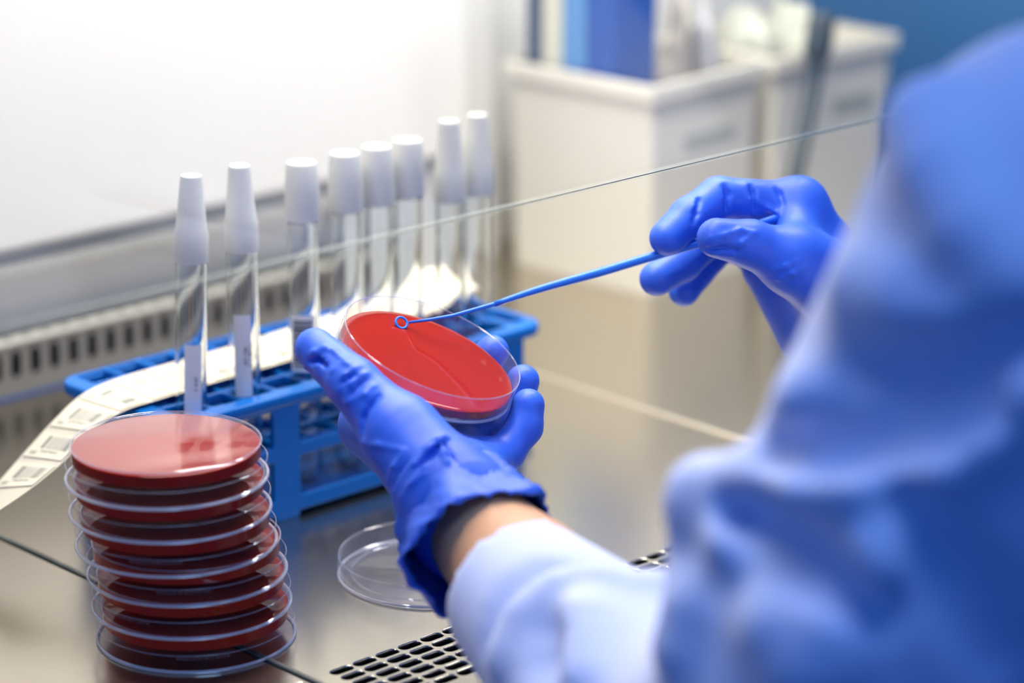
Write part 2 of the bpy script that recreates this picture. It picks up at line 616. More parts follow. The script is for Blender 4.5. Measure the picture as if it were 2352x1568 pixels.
t0 = tray_mesh(0.3785)
t0.location = (0.3815, 0, 0)
tag(t0, 'brushed steel work tray under the left edge of the dish stack', 'tray', 'steel work trays')
t1 = copy_tree(t0)
t1.location = (0.7641, 0, 0)
tag(t1, 'middle steel work tray with rows of dark oval slots beneath the gloved hands', 'tray', 'steel work trays')
t2 = copy_tree(t0)
t2.location = (1.1465, 0, 0)
tag(t2, 'far steel work tray that carries the two cream crates', 'tray', 'steel work trays')
structure(box('trim_7', (1.1424, 0.88, -0.004), (1.1463, 1.357, 0.0010), M['steel_edge'], bevel=0.0008))
structure(box('trim_8', (0.7598, 0.874, -0.004), (0.7614, 1.357, -0.0012), M['dark']))
structure(box('trim_9', (0.7614, 0.874, -0.004), (0.7640, 1.357, 0.0008), M['seam'], bevel=0.0008))
structure(box('trim_10', (1.1395, 1.3585, -0.006), (1.64, 1.42, -0.0006), M['steel']))
structure(box('wall_plenum', (0.20, 0.86, -0.10), (1.60, 1.40, -0.085), M['dark']))
structure(box('wall_front', (0.20, 0.845, -0.70), (1.62, 0.8705, 0.0), M['steel'], bevel=0.004))

# ------------------------------------------------------------------ sliding sash
sash = tag(empty('glass_sash', (0.9, 0.9185, 0.2)), 'clear glass sash hanging in front of the tubes with its bare lower edge', 'glass')
TIL = math.radians(-3)
sash.rotation_euler = (TIL, 0, 0)
box('pane', (-0.60, 0.0, 0.0012), (0.69, 0.006, 0.38), M['pane'], sash)
box('polished_edge', (-0.60, 0.0, 0.0), (0.69, 0.006, 0.0012), M['pane_edge'], sash)
box('lower_arris', (-0.60, -0.0002, 0.0010), (0.69, 0.0002, 0.0014), M['arris'], sash)

# ------------------------------------------------------------------ test tube rack
RX0, RX1, RY0, RY1, RT = 0.812, 1.067, 1.0955, 1.1975, 0.068
rack = tag(empty('tube_rack', (0.94, 1.146, 0)), 'blue plastic test tube rack with square holes behind the stacked dishes', 'rack')
off = Matrix.Translation((-0.94, -1.146, 0))
cx = [0.8325 + 0.0205 * k for k in range(11)]
cy = [1.1135 + 0.0183 * k for k in range(5)]
sq = [round_rect(x - 0.0086, y - 0.0078, x + 0.0086, y + 0.0078, 0.0012, 2) for x in cx for y in cy]
plate('top_plate', round_rect(RX0, RY0, RX1, RY1, 0.013, 8), sq + [obround(1.0572, 1.1465, 0.0090, 0.078, 6)], 0.0065, M['rack'], rack, 0.0016, off @ Matrix.Translation((0, 0, RT - 0.00325)))
plate('middle_plate', round_rect(RX0 + 0.006, RY0 + 0.004, RX1 - 0.001, RY1 - 0.004, 0.010, 6), [round_rect(x - 0.0086, y - 0.0078, x + 0.0086, y + 0.0078, 0.0012, 2) for x in cx for y in cy], 0.005, M['rack'], rack, 0.0013, off @ Matrix.Translation((0, 0, 0.0365)))
plate('bottom_plate', round_rect(RX0 + 0.006, RY0 + 0.004, RX1 - 0.002, RY1 - 0.004, 0.010, 6), [], 0.005, M['rack'], rack, 0.0013, off @ Matrix.Translation((0, 0, 0.0075)))
op = []
for x0, x1 in ((0.8405, 0.8745), (0.8915, 0.957), (0.967, 1.024)):
    op += [round_rect(x0, 0.0395, x1, 0.0600, 0.002, 3), round_rect(x0, 0.0115, x1, 0.0330, 0.002, 3)]
for nm, yy in (('front_panel', RY0 + 0.0025), ('rear_panel', RY1 - 0.0025)):
    plate(nm, round_rect(0.824, 0.0035, 1.0495, 0.0655, 0.001, 2), op, 0.0032, M['rack'], rack, 0.0006, off @ Matrix.Translation((0, yy, 0)) @ rotx)
for x in (0.8255, 1.048):
    bm = bmesh.new()
    add_box(bm, (x - 0.0015 - 0.94, RY0 + 0.004 - 1.146, 0.006), (x + 0.0015 - 0.94, RY1 - 0.004 - 1.146, 0.064), 0.0005, 1)
    link_bm('end_panel', bm, M['rack'], rack)
for x in (0.838, 0.883, 0.962, 1.036):
    for y in (RY0 + 0.004, RY1 - 0.004):
        lo = (x - 0.008 - 0.94, y - 0.003 - 1.146, 0.0)
        box('foot', lo, (lo[0] + 0.016, lo[1] + 0.006, 0.007), M['rack'], rack, 0.001)

# ------------------------------------------------------------------ test tubes
glass_prof = [(0.0, 0.0), (0.003, 0.0004), (0.0055, 0.0021), (0.0072, 0.0046), (0.0079, 0.008), (0.0079, 0.148), (0.0080, 0.1495), (0.0076, 0.1503), (0.0070, 0.1498), (0.0068, 0.148),
              (0.0068, 0.0085), (0.0061, 0.0055), (0.0046, 0.0031), (0.0025, 0.0016), (0.0, 0.0013)]


SHORT = 0.0092
glass_prof = [(r, z - SHORT if z > 0.1 else z) for r, z in glass_prof]


gv, gf = lathe(glass_prof, 32, close=False)


def cap_prof(kind):
    return [(r, z - SHORT) for r, z in cap_long(kind)]


def cap_long(kind):
    if kind == 'tall':
        return [(0.0, 0.1495), (0.0064, 0.1495), (0.0066, 0.1505), (0.0082, 0.1507), (0.0082, 0.1425), (0.0086, 0.1421), (0.0086, 0.1560), (0.0078, 0.1580), (0.0055, 0.1840), (0.0050, 0.1852), (0.0, 0.1856)]
    return [(0.0, 0.1495), (0.0064, 0.1495), (0.0066, 0.1505), (0.0082, 0.1507), (0.0082, 0.1500), (0.0088, 0.1497), (0.0090, 0.1510), (0.0089, 0.1640), (0.0080, 0.1785), (0.0074, 0.1795), (0.0, 0.1798)]


def sticker_mesh(z0, z1, a0, a1, r=0.00815):
    n = 10
    v = [(r * math.cos(a0 + (a1 - a0) * k / n), r * math.sin(a0 + (a1 - a0) * k / n), z) for z in (z0, z1) for k in range(n + 1)]
    return v, [(k, k + 1, n + 2 + k, n + 1 + k) for k in range(n)]


def test_tube(x, y, kind, label, lean=(0.0, 0.0), sticker=None):
    t = tag(empty('test_tube', (x, y, 0.0102), (lean[0], lean[1], 0)), label, 'tube', 'capped test tubes in the blue rack')
    link_mesh('glass_tube', gv, gf, M['glass'], t)
    lathe_obj('stopper', cap_prof(kind), M['cap'], t, 32, close=False)
    if sticker:
        z0, z1, a, w, style = sticker
        sv, sf = sticker_mesh(z0, z1, a - w, a + w)
        s = link_mesh('sticker', sv, sf, M['sticker'], t)
        v, f = [], []
        if style == 'barcode':
            rnd = random.Random(3)
            z = z0 + 0.002
            while z < z1 - 0.002:
                hgt = rnd.choice((0.0005, 0.0008, 0.0014))
                q, _ = sticker_mesh(z, z + hgt, a - w * 0.75, a + w * 0.75, 0.0082)
                v, f = merge(v, f, q, _)
                z += hgt + rnd.choice((0.0005, 0.0009))
            link_mesh('barcode', v, f, M['ink'], s)
        else:
            me = text_mesh(style, 0.0026, None)
            for vv in me.vertices:
                lx, ly = vv.co.x, vv.co.y
                ang = a + w * 0.5 - ly / 0.0082
                vv.co = (0.0083 * math.cos(ang), 0.0083 * math.sin(ang), (z0 + z1) / 2 + lx)
            link('lettering', me, M['ink'], s, False)
    return t


def merge(v, f, v2, f2):
    b = len(v)
    return list(v) + list(v2), list(f) + [tuple(i + b for i in q) for q in f2]


toward = math.radians(46.5 + 180)
test_tube(cx[0] + 0.001, cy[0], 'tall', 'leftmost capped glass tube, its tapered stopper nearest the left', (0.01, 0.035), (0.052, 0.092, toward + 0.25, 0.55, 'C 4107'))
test_tube(cx[2] - 0.003, cy[0], 'tall', 'second capped tube from the left with a white printed sticker', (0.012, -0.008), (0.058, 0.101, toward + 0.0, 0.55, '207 1184\n61 3 20517\n8841'))
test_tube(cx[4] - 0.005, cy[0], 'wide', 'wide-capped tube with a dark barcode sticker just behind the thumb', (0.0, 0.005), (0.062, 0.092, toward - 0.05, 0.85, 'barcode'))
test_tube(cx[5] + 0.004, cy[0], 'wide', 'wide-capped tube just right of the barcoded one', (0.0, 0.0))
test_tube(cx[6] + 0.005, cy[0], 'wide', 'fifth capped tube from the left, behind the open dish', (0.0, 0.0))
test_tube(cx[7] + 0.004, cy[0], 'wide', 'sixth capped tube from the left, crowded by its neighbours', (0.0, 0.01))
test_tube(cx[9] - 0.005, cy[0], 'tall', 'tall-capped tube second from the right in the rack', (0.005, -0.01))
test_tube(cx[10] - 0.006, cy[0], 'tall', 'rightmost capped tube in the blue rack', (0.0, 0.0))

# ------------------------------------------------------------------ strip of barcode labels over the rack
def spline(pts, n):
    """Catmull-Rom through the points, n samples"""
    P = [np.array(p, float) for p in pts]
    P = [2 * P[0] - P[1]] + P + [2 * P[-1] - P[-2]]
    out = []
    m = len(P) - 3
    for s in range(n):
        u = s / (n - 1) * m
        i = min(int(u), m - 1)
        t = u - i
        a, b, c, d = P[i:i + 4]
        out.append(0.5 * (2 * b + (c - a) * t + (2 * a - 5 * b + 4 * c - d) * t * t + (3 * b - a - 3 * c + d) * t ** 3))
    return np.array(out)


# (x, y back, z back, y front, z front) along the strip
sec = [(0.7300, 1.164, 0.018, 1.128, 0.036), (0.7420, 1.165, 0.026, 1.128, 0.040), (0.7560, 1.165, 0.036, 1.128, 0.0455), (0.7720, 1.165, 0.0475, 1.128, 0.0535),
       (0.7880, 1.165, 0.0585, 1.127, 0.0645), (0.8050, 1.165, 0.0680, 1.127, 0.0695), (0.8250, 1.166, 0.0715, 1.127, 0.0705), (0.8600, 1.167, 0.0722, 1.128, 0.0712),
       (0.9050, 1.168, 0.0725, 1.129, 0.0715), (0.9450, 1.170, 0.0735, 1.131, 0.0722), (0.9900, 1.171, 0.0755, 1.133, 0.0735), (1.0250, 1.171, 0.0800, 1.134, 0.0765),
       (1.0480, 1.171, 0.0870, 1.134, 0.0820), (1.0620, 1.171, 0.0800, 1.134, 0.0750)]
ss = spline(sec, 121)
arc = np.concatenate([[0], np.cumsum(np.hypot(np.diff(ss[:, 0]), np.diff((ss[:, 2] + ss[:, 4]) / 2)))])


def on_strip(s, t, lift=0.0):
    """point at arc length s, across t (0 back, 1 front), lifted off the face"""
    q = [np.interp(s, arc, ss[:, i]) for i in range(5)]
    q2 = [np.interp(s + 0.001, arc, ss[:, i]) for i in range(5)]
    q1 = [np.interp(s - 0.001, arc, ss[:, i]) for i in range(5)]
    pt = lambda q: np.array([q[0], q[1] + (q[3] - q[1]) * t, q[2] + (q[4] - q[2]) * t])
    n = np.cross(pt(q2) - pt(q1), np.array([0, q[1] - q[3], q[2] - q[4]]))
    n /= np.linalg.norm(n) + 1e-12
    return pt(q) + n * lift


def strip_patch(s0, s1, t0, t1, lift, ns, nt, thick=0.0):
    v, f = [], []
    for lay in ((lift, lift - thick) if thick else (lift,)):
        b = len(v)
        v += [on_strip(s0 + (s1 - s0) * i / ns, t0 + (t1 - t0) * j / nt, lay) for i in range(ns + 1) for j in range(nt + 1)]
        f += [(b + i * (nt + 1) + j, b + (i + 1) * (nt + 1) + j, b + (i + 1) * (nt + 1) + j + 1, b + i * (nt + 1) + j + 1) for i in range(ns) for j in range(nt)]
    return v, f


M['liner'] = add_bump(pmat('cream_backing_paper', (0.64, 0.58, 0.46), 0.55), (60, 60, 60), 0.05, 0.0004, 2.0, 0.03)
M['label'] = add_bump(pmat('cream_label_paper', (0.71, 0.65, 0.51), 0.6), (300, 300, 300), 0.05, 0.0002, 2.0, 0.02)
M['ink_grey'] = add_bump(pmat('grey_green_print', (0.16, 0.18, 0.16), 0.7), (400, 400, 400), 0.01)
M['ink_faint'] = add_bump(pmat('pale_grey_print', (0.52, 0.49, 0.42), 0.7), (400, 400, 400), 0.01)
v, f = strip_patch(0.0005, arc[-1] - 0.0005, 0.0, 1.0, 0.0, 150, 4, 0.00015)
strip = tag(link_mesh('label_strip', v, f, M['liner']), 'cream strip of printed barcode labels draped over the blue rack', 'label strip')
rnd = random.Random(11)
s = 0.0235
while s < arc[-1] - 0.02:
    L = 0.0165
    v, f = strip_patch(s, s + L, 0.05, 0.95, 0.0005, 10, 3, 0.00025)
    lab = link_mesh('label', v, f, M['label'], strip)
    # bars run along the strip, side by side across it
    v, f = [], []
    v2, f2 = [], []
    t = 0.27
    while t < 0.88:
        w = rnd.choice((0.008, 0.012, 0.02, 0.035))
        strong = (0.27 <= t < 0.33) or (0.70 < t < 0.80)
        a, b = strip_patch(s + 0.0062, s + 0.0142, t, t + w, 0.00058, 4, 1)
        if strong:
            v, f = merge(v, f, a, b)
        else:
            v2, f2 = merge(v2, f2, a, b)
        t += w + rnd.choice((0.008, 0.014, 0.02))
    link_mesh('barcode', v, f, M['ink_grey'], lab)
    link_mesh('faint_bars', v2, f2, M['ink_faint'], lab)
    v, f = [], []
    t = 0.34
    while t < 0.72:
        w = rnd.choice((0.006, 0.010, 0.016))
        k = rnd.uniform(-0.0004, 0.0004)
        a, b = strip_patch(s + 0.0040 + k, s + 0.0050 + k, t, t + w, 0.00058, 1, 1)
        v, f = merge(v, f, a, b)
        t += w + 0.010
    for t in (0.14, 0.19, 0.24):
        for q in range(2):
            a, b = strip_patch(s + 0.0020 + 0.0012 * q, s + 0.0027 + 0.0012 * q, t, t + 0.034, 0.00058, 1, 1)
            v, f = merge(v, f, a, b)
    link_mesh('print', v, f, M['ink_grey'], lab)
    s += 0.0205

# ------------------------------------------------------------------ petri dishes
LID = [(0.0, 0.0), (0.0452, 0.0), (0.0458, 0.0004), (0.0460, 0.0010), (0.0460, 0.0086), (0.0458, 0.0088), (0.0451, 0.0088), (0.0450, 0.0084), (0.0450, 0.0018), (0.0446, 0.0013), (0.0, 0.0013)]
BASE_UP = [(0.0, 0.0), (0.0428, 0.0), (0.0434, 0.0005), (0.0436, 0.0012), (0.0438, 0.0132), (0.0436, 0.0136), (0.0431, 0.0136), (0.0429, 0.0132), (0.0427, 0.0018), (0.0422, 0.0012), (0.0, 0.0012)]


def ring(name, r, z, w, mat, parent):
    prof = [(r + w * math.cos(a), z + w * math.sin(a)) for a in [2 * math.pi * k / 8 for k in range(8)]]
    return lathe_obj(name, prof, mat, parent, 96)


def agar_prof(r, z0, z1):
    return [(0.0, z0), (r - 0.0006, z0), (r, z0 + 0.0005), (r, z1 - 0.0004), (r - 0.0010, z1 + 0.0001), (r - 0.003, z1), (0.0, z1)]


HTOP = 0.0168
stack_root = []


def closed_dish(label):
    """agar dish standing upside down on its lid"""
    d = tag(empty('petri_dish'), label, 'petri dish', 'stack of red agar dishes')
    lid = lathe_obj('lid', LID, M['dish'], d)
    ring('rim', 0.0455, 0.0008, 0.0008, M['rim_glint'], lid)
    ring('rim', 0.0455, 0.0086, 0.00025, M['dish_rim'], lid)
    base = lathe_obj('base', [(r, HTOP - z) for r, z in [(0.0426, 0.0)] + BASE_UP[1:9] + [(0.0426, 0.0018)]], M['dish'], d)
    lathe_obj('floor_disc', [(0.0, HTOP - 0.0002), (0.0425, HTOP - 0.0002), (0.0425, HTOP - 0.0011), (0.0, HTOP - 0.0011)], M['dish'], base)
    ring('rim', 0.0430, HTOP - 0.0002, 0.00045, M['dish_rim'], base)
    ag_ = lathe_obj('agar', [(r, HTOP - z) for r, z in agar_prof(0.0426, 0.00125, 0.0072)], M['agar'], d)
    me = text_mesh('810103 CGB W STOTOM', 0.0022, 0.0443, 0.0076, toward, True)
    link('print', me, M['ink_pale'], d, False)
    return d


stack = [
    ((0.7570, 1.0099, 0.0), 10, 'bottom dish of the red agar stack, standing on the steel'),
    ((0.7559, 1.0110, 0.016), -35, 'second dish from the bottom of the red agar stack'),
    ((0.7543, 1.0116, 0.032), 4, 'third dish from the bottom of the red agar stack'),
    ((0.7482, 1.0108, 0.048), -6, 'fourth dish from the bottom, where the agar stack leans left'),
    ((0.7464, 1.0121, 0.064), -60, 'dish just below the topmost one of the red agar stack'),
    ((0.7452, 1.0122, 0.080), -48, 'topmost dish of the stack, its salmon agar face turned up'),
]
d0 = closed_dish(stack[0][2])
for i, (p, a, lab) in enumerate(stack):
    d = d0 if i == 0 else copy_tree(d0)
    d.location = p
    d.rotation_euler = (0, 0, math.radians(a))
    d['label'] = lab

# sheen added to the topmost dish's floor alone, so it reflects the white wall
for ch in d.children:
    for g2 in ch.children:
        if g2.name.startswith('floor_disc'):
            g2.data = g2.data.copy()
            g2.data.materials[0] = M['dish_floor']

# empty lid lying on the bench
el = tag(empty('dish_lid', (0.8870, 0.9912, 0.0002)), 'empty clear dish lid lying on the steel under the gloved wrist', 'lid')
lathe_obj('shell', [(r, z * 1.25) for r, z in LID], M['dish_open'], el)
ring('rim', 0.0456, 0.0008, 0.0008, M['rim_glint'], el)
ring('rim', 0.0455, 0.0107, 0.0004, M['dish_rim'], el)
ring('stacking_ring', 0.0395, 0.0016, 0.0004, M['dish_rim'], el)

# the open dish held in the left hand
MV, QV, NV = Vector((0.58406, -0.71682, -0.38086)), Vector((0.79529, 0.59925, 0.09175)), Vector((0.16246, -0.35648, 0.92007))
held = tag(empty('open_dish', (0.8650, 0.9720, 0.1132)), 'open dish of red agar held tilted in the left glove', 'petri dish')
held.rotation_euler = Matrix((MV, QV, NV)).transposed().to_euler()
hb = lathe_obj('base', BASE_UP, M['dish_open'], held)
ring('rim', 0.0434, 0.0134, 0.00035, M['dish_rim'], hb)
ring('foot_ring', 0.0430, 0.0004, 0.0008, M['rim_glint'], hb)
lathe_obj('agar', agar_prof(0.0426, 0.00125, 0.0060), M['agar'], held)

# blue inoculating loop: ring, thin neck, thicker handle
lp = tag(empty('inoculating_loop', (0.8734, 0.9964, 0.1294)), 'thin blue plastic inoculating loop touching the open red agar', 'loop')
L0 = Vector((0.8734, 0.9964, 0.1294))
pts = [(0.8774, 0.9953, 0.1290), (0.8817, 0.9862, 0.1314), (0.8929, 0.9816, 0.1321), (0.9100, 0.9728, 0.1359), (0.9113, 0.9723, 0.1361), (0.9307, 0.9615, 0.1419), (0.9575, 0.9473, 0.1481), (0.9807, 0.9350, 0.1540), (1.0072, 0.9200, 0.1606), (1.0402, 0.9015, 0.1705)]
rad = [0.00065, 0.0008, 0.0009, 0.0011, 0.0013, 0.0018, 0.0022, 0.0022, 0.0022, 0.0020]
cv = [np.array(p) - np.array(L0) for p in pts]
v, f = tube_mesh(cv[:5], rad[:5], 12)
link_mesh('neck', v, f, M['loop'], lp)
v, f = tube_mesh(spline(cv[4:], 24), np.interp(np.linspace(0, 5, 24), range(6), rad[4:]), 16)
link_mesh('handle', v, f, M['loop'], lp)
e1 = Vector(cv[0]).normalized()
e2 = (QV * 0.85 + NV * 0.53)
e2 = (e2 - e1 * e2.dot(e1)).normalized()
RR = 0.0029
cp = [e1 * RR * math.cos(2 * math.pi * k / 40) + e2 * RR * math.sin(2 * math.pi * k / 40) for k in range(41)]
v, f = tube_mesh(cp, [0.00062] * 41, 10, False)
link_mesh('loop_ring', v, f, M['loop'], lp)


# ------------------------------------------------------------------ crates behind, and what stands in them
def crate(x, y, rot, w, d, h, label, tagbox):
    c = tag(empty('storage_crate', (x, y, 0.0003), (0, 0, math.radians(rot))), label, 'crate', 'cream crates at the back')
    t, tp = 0.0028, 0.0015
    def frustum(bm, z0, z1, i0, i1, flipn):
        q = [bm.verts.new(p) for p in ((i0, i0, z0), (w - i0, i0, z0), (w - i0, d - i0, z0), (i0, d - i0, z0))]
        r = [bm.verts.new(p) for p in ((i1, i1, z1), (w - i1, i1, z1), (w - i1, d - i1, z1), (i1, d - i1, z1))]
        for k in range(4):
            bm.faces.new((q[k], q[(k + 1) % 4], r[(k + 1) % 4], r[k]))
        return q, r
    bm = bmesh.new()
    q, r = frustum(bm, 0, h, tp, 0, 0)
    q2, r2 = frustum(bm, t, h, tp + t, t, 1)
    bm.faces.new(q)
    bm.faces.new(q2)
    for k in range(4):
        bm.faces.new((r[k], r[(k + 1) % 4], r2[(k + 1) % 4], r2[k]))
    es = [e for e in bm.edges if abs(e.verts[0].co.z - e.verts[1].co.z) > h * 0.5]
    bmesh.ops.bevel(bm, geom=es, offset=0.004, segments=3, affect='EDGES', profile=0.5)
    link_bm('body', bm, M['crate'], c)
    bm = bmesh.new()
    o = 0.0035
    for lo, hi in (((-o, -o, h - 0.011), (w + o, 0.0005, h)), ((-o, d - 0.0005, h - 0.011), (w + o, d + o, h)),
                   ((-o, 0.0005, h - 0.011), (0.0005, d - 0.0005, h)), ((w - 0.0005, 0.0005, h - 0.011), (w + o, d - 0.0005, h))):
        add_box(bm, lo, hi, 0.0012, 2)
    link_bm('rim', bm, M['crate'], c)
    x0, x1, z0, z1 = tagbox
    p = box('tag_plate', (x0, -0.0002, z0), (x1, 0.0030, z1), M['crate_tag'], c, 0.0006)
    return c


crate(1.3070, 1.2490, 4, 0.1085, 0.121, 0.1385, 'cream open crate full of upright blue folders, nearer the tubes', (0.034, 0.084, 0.090, 0.101))
crate(1.4300, 1.2560, 0, 0.122, 0.110, 0.1385, 'cream open crate behind the dark cable, beside the teal wall', (0.062, 0.104, 0.090, 0.101))


def folder(x, y, rz, w, t, h, color, label, lean=0.0):
    m = add_bump(pmat('folder_card', color, 0.6, 0.0, Specular_IOR_Level=0.25), (80, 80, 80), 0.05, 0.0004, 2.0, 0.05)
    e = tag(empty('folder', (x, y, 0.0040), (math.radians(lean), 0, math.radians(rz))), label, 'folder', 'folders in the left crate')
    box('cover', (0, 0, 0), (w, 0.0012, h), m, e, 0.0004, 1)
    box('cover', (0, t - 0.0012, 0), (w, t, h), m, e, 0.0004, 1)
    box('spine', (0, 0.0012, 0), (0.0012, t - 0.0012, h), m, e, 0.0003, 1)
    box('papers', (0.003, 0.0018, 0.002), (w - 0.004, t - 0.0018, h - 0.004), M['label'], e)


fx = 1.3116
FX = lambda y: fx - (y - 1.252) * 0.0699
folder(FX(1.3470), 1.3470, 4, 0.044, 0.0135, 0.235, (0.05, 0.075, 0.13), 'dark navy folder at the back of the left crate')
folder(FX(1.3300), 1.3300, 4, 0.044, 0.0165, 0.225, (0.62, 0.62, 0.50), 'cream folder between the navy and pale blue ones')
folder(FX(1.3095), 1.3095, 4, 0.044, 0.0195, 0.23, (0.09, 0.26, 0.56), 'pale blue folder beside the royal blue one')
folder(FX(1.2840), 1.2840, 4, 0.040, 0.0245, 0.24, (0.004, 0.075, 0.36), 'royal blue folder, thickest in the left crate')


def crumpled(name, c, r, seed, color, label, cat, rough=0.35, group=None):
    m = add_bump(pmat(name + '_film', color, rough), (90, 90, 90), 0.5, 0.002, 4.0, 0.1)
    bm = bmesh.new()
    bmesh.ops.create_icosphere(bm, subdivisions=4, radius=1.0)
    for vv in bm.verts:
        p = vv.co.copy()
        k = 1 + 0.30 * noise.noise(p * 1.7 + Vector((seed, 0, 0))) + 0.16 * noise.ridged_multi_fractal(p * 2.2 + Vector((0, seed, 0)), 1, 2, 3, 1, 2) - 0.16
        k = min(k, 1.2)
        vv.co = Vector((p.x * r[0] * k, p.y * r[1] * k, p.z * r[2] * k))
    o = link_bm(name, bm, m, None, True)
    o.location = c
    return tag(o, label, cat, group)


crumpled('plastic_bag', (1.3600, 1.2760, 0.100), (0.0100, 0.0125, 0.078), 3.1, (0.36, 0.33, 0.29), 'tall crumpled brownish bag beside the blue folders', 'bag')
crumpled('plastic_bag', (1.3820, 1.2750, 0.098), (0.0100, 0.014, 0.077), 8.4, (0.38, 0.38, 0.40), 'silver grey crumpled bag in the middle of the left crate', 'bag')
crumpled('paper_wad', (1.3985, 1.2950, 0.092), (0.0075, 0.018, 0.071), 5.2, (0.60, 0.58, 0.50), 'white crumpled paper standing at the right end of the left crate', 'paper')
crumpled('plastic_bag', (1.458, 1.305, 0.088), (0.016, 0.026, 0.068), 12.7, (0.46, 0.47, 0.40), 'pale greenish bag bulging from the right crate', 'bag')
crumpled('plastic_bag', (1.505, 1.308, 0.090), (0.016, 0.026, 0.070), 17.7, (0.44, 0.45, 0.38), 'cream bag next to the cable in the right crate', 'bag')

cb = tag(empty('cable', (1.425, 1.232, 0)), 'dark grey cable hanging upright in front of the right crate', 'cable')
c0 = np.array([1.425, 1.232, 0])
pts = [(1.3861, 1.2050, 0.0302) , (1.4070, 1.2150, 0.0684), (1.4267, 1.2250, 0.0954), (1.4415, 1.2320, 0.1183), (1.4495, 1.2360, 0.1398), (1.4566, 1.2380, 0.1676)]
cv = [np.array(p) - c0 for p in pts]
cv[0][2] = max(cv[0][2], 0.004)
v, f = tube_mesh(spline(cv, 40), np.interp(np.linspace(0, 5, 40), [0, 3.4, 3.9, 5], [0.0052, 0.0056, 0.0070, 0.0070]), 14)
link_mesh('sheath', v, f, M['cable'], cb)
v, f = tube_mesh(spline([cv[4], cv[5]], 8), [0.0085, 0.0092, 0.0095, 0.0095, 0.0095, 0.0092, 0.0088, 0.0080], 14)
link_mesh('plug', v, f, M['cable'], cb)


# ------------------------------------------------------------------ the operator
def va(*p):
    return [np.array(q, float) for q in p]


SHO, ELB, WRI = va((0.8058, 0.5671, 0.2690), (0.7406, 0.6463, 0.0392), (0.8140, 0.8886, 0.0767))
SLV = np.array((0.7887, 0.8269, 0.0655))
SHR, ELR, WRR = va((1.215, 0.515, 0.275), (1.255, 0.680, 0.060), (1.0700, 0.8896, 0.1245))
HEADC = np.array((1.010, 0.590, 0.535))

# body: head, neck, trunk, arms, one continuous surface
def B(x, y, z):
    return np.array((x + 0.005, y + 0.02, z - 0.055))


b = Field((0.66, 0.38, -0.46), (1.34, 1.0, 0.70), 0.006)
b.add([B(0.985, 0.53, -0.36), B(0.985, 0.525, 0.0), B(0.985, 0.52, 0.20)], [0.115, 0.095, 0.100], 0.03)
b.add([B(0.95, 0.525, -0.33), B(0.95, 0.52, 0.12), B(0.89, 0.53, 0.30)], [0.085, 0.068, 0.050], 0.03)
b.add([B(1.02, 0.525, -0.33), B(1.02, 0.52, 0.12), B(1.08, 0.53, 0.30)], [0.085, 0.068, 0.050], 0.03)
b.add([B(0.985, 0.535, 0.30), HEADC + [0, -0.03, -0.07]], [0.065, 0.052], 0.04)
b.add_ellipsoid(HEADC + [0, -0.012, 0.035], (0.074, 0.094, 0.094), 0.02)
b.add_ellipsoid(HEADC + [0, 0.020, -0.035], (0.058, 0.072, 0.078), 0.03)
b.add([HEADC + [0, 0.088, 0.012], HEADC + [0, 0.104, -0.020]], [0.008, 0.013], 0.012)
b.add([HEADC + [-0.02, 0.084, -0.058], HEADC + [0.02, 0.084, -0.058]], [0.007, 0.007], 0.008)
for s in (-1, 1):
    b.add([HEADC + [s * 0.074, -0.005, 0.018], HEADC + [s * 0.076, -0.012, -0.022]], [0.014, 0.009], 0.006)
    b.crease([HEADC + [s * 0.042, 0.090, 0.012], HEADC + [s * 0.022, 0.094, 0.010]], 0.012, 0.008)
b.add([SHO, ELB, WRI * 0.75 + ELB * 0.25], [0.050, 0.038, 0.026], 0.03, 0.01)
b.add([WRI * 0.75 + ELB * 0.25, WRI], [0.0275, 0.0228], 0.01, 0.01)
b.add([SHR, ELR, WRR], [0.050, 0.038, 0.022], 0.03, 0.01)
person = link('person', b.mesh('person'), M['skin'])
tag(person, 'person in a pale blue gown and blue gloves working at the bench', 'person')
for s in (-1, 1):
    bm = bmesh.new()
    bmesh.ops.create_uvsphere(bm, u_segments=16, v_segments=10, radius=0.0115)
    bmesh.ops.translate(bm, verts=bm.verts, vec=Vector(HEADC + [s * 0.031, 0.074, 0.010]))
    link_bm('eye', bm, M['eye'], person, True)
h = Field(HEADC - 0.15, HEADC + 0.18, 0.005)
h.add_ellipsoid(HEADC + [0, -0.018, 0.042], (0.083, 0.100, 0.098), 0.01)
h.add_ellipsoid(HEADC + [0, -0.105, 0.03], (0.045, 0.045, 0.045), 0.02)
h.cut(HEADC + [0, 0.045, 0.02], (0, 0.8, -0.6))
link('hair', h.mesh('hair'), M['hair'], person)

# gown
g = Field((0.64, 0.34, -0.50), (1.38, 0.93, 0.42), 0.0042)
g.add([B(0.985, 0.53, -0.42), B(0.985, 0.525, 0.0), B(0.985, 0.52, 0.25)], [0.17, 0.13, 0.12], 0.04)
g.add([B(0.985, 0.525, 0.30), B(0.87, 0.53, 0.325)], [0.075, 0.06], 0.04)
g.add([B(0.985, 0.525, 0.30), B(1.10, 0.53, 0.325)], [0.075, 0.06], 0.04)
g.add([B(0.925, 0.53, 0.20), B(0.93, 0.53, -0.40)], [0.105, 0.135], 0.03)
g.add([SHO, ELB], [0.074, 0.061], 0.03, 0.01)
g.add([ELB, SLV * 0.5 + ELB * 0.5, SLV], [0.058, 0.0475, 0.0335], 0.02, 0.01)
g.add([SHR, ELR], [0.072, 0.064], 0.03, 0.01)
RSL = WRR + (ELR - WRR) * 0.22
g.add([ELR, RSL], [0.062, 0.036], 0.02, 0.01)
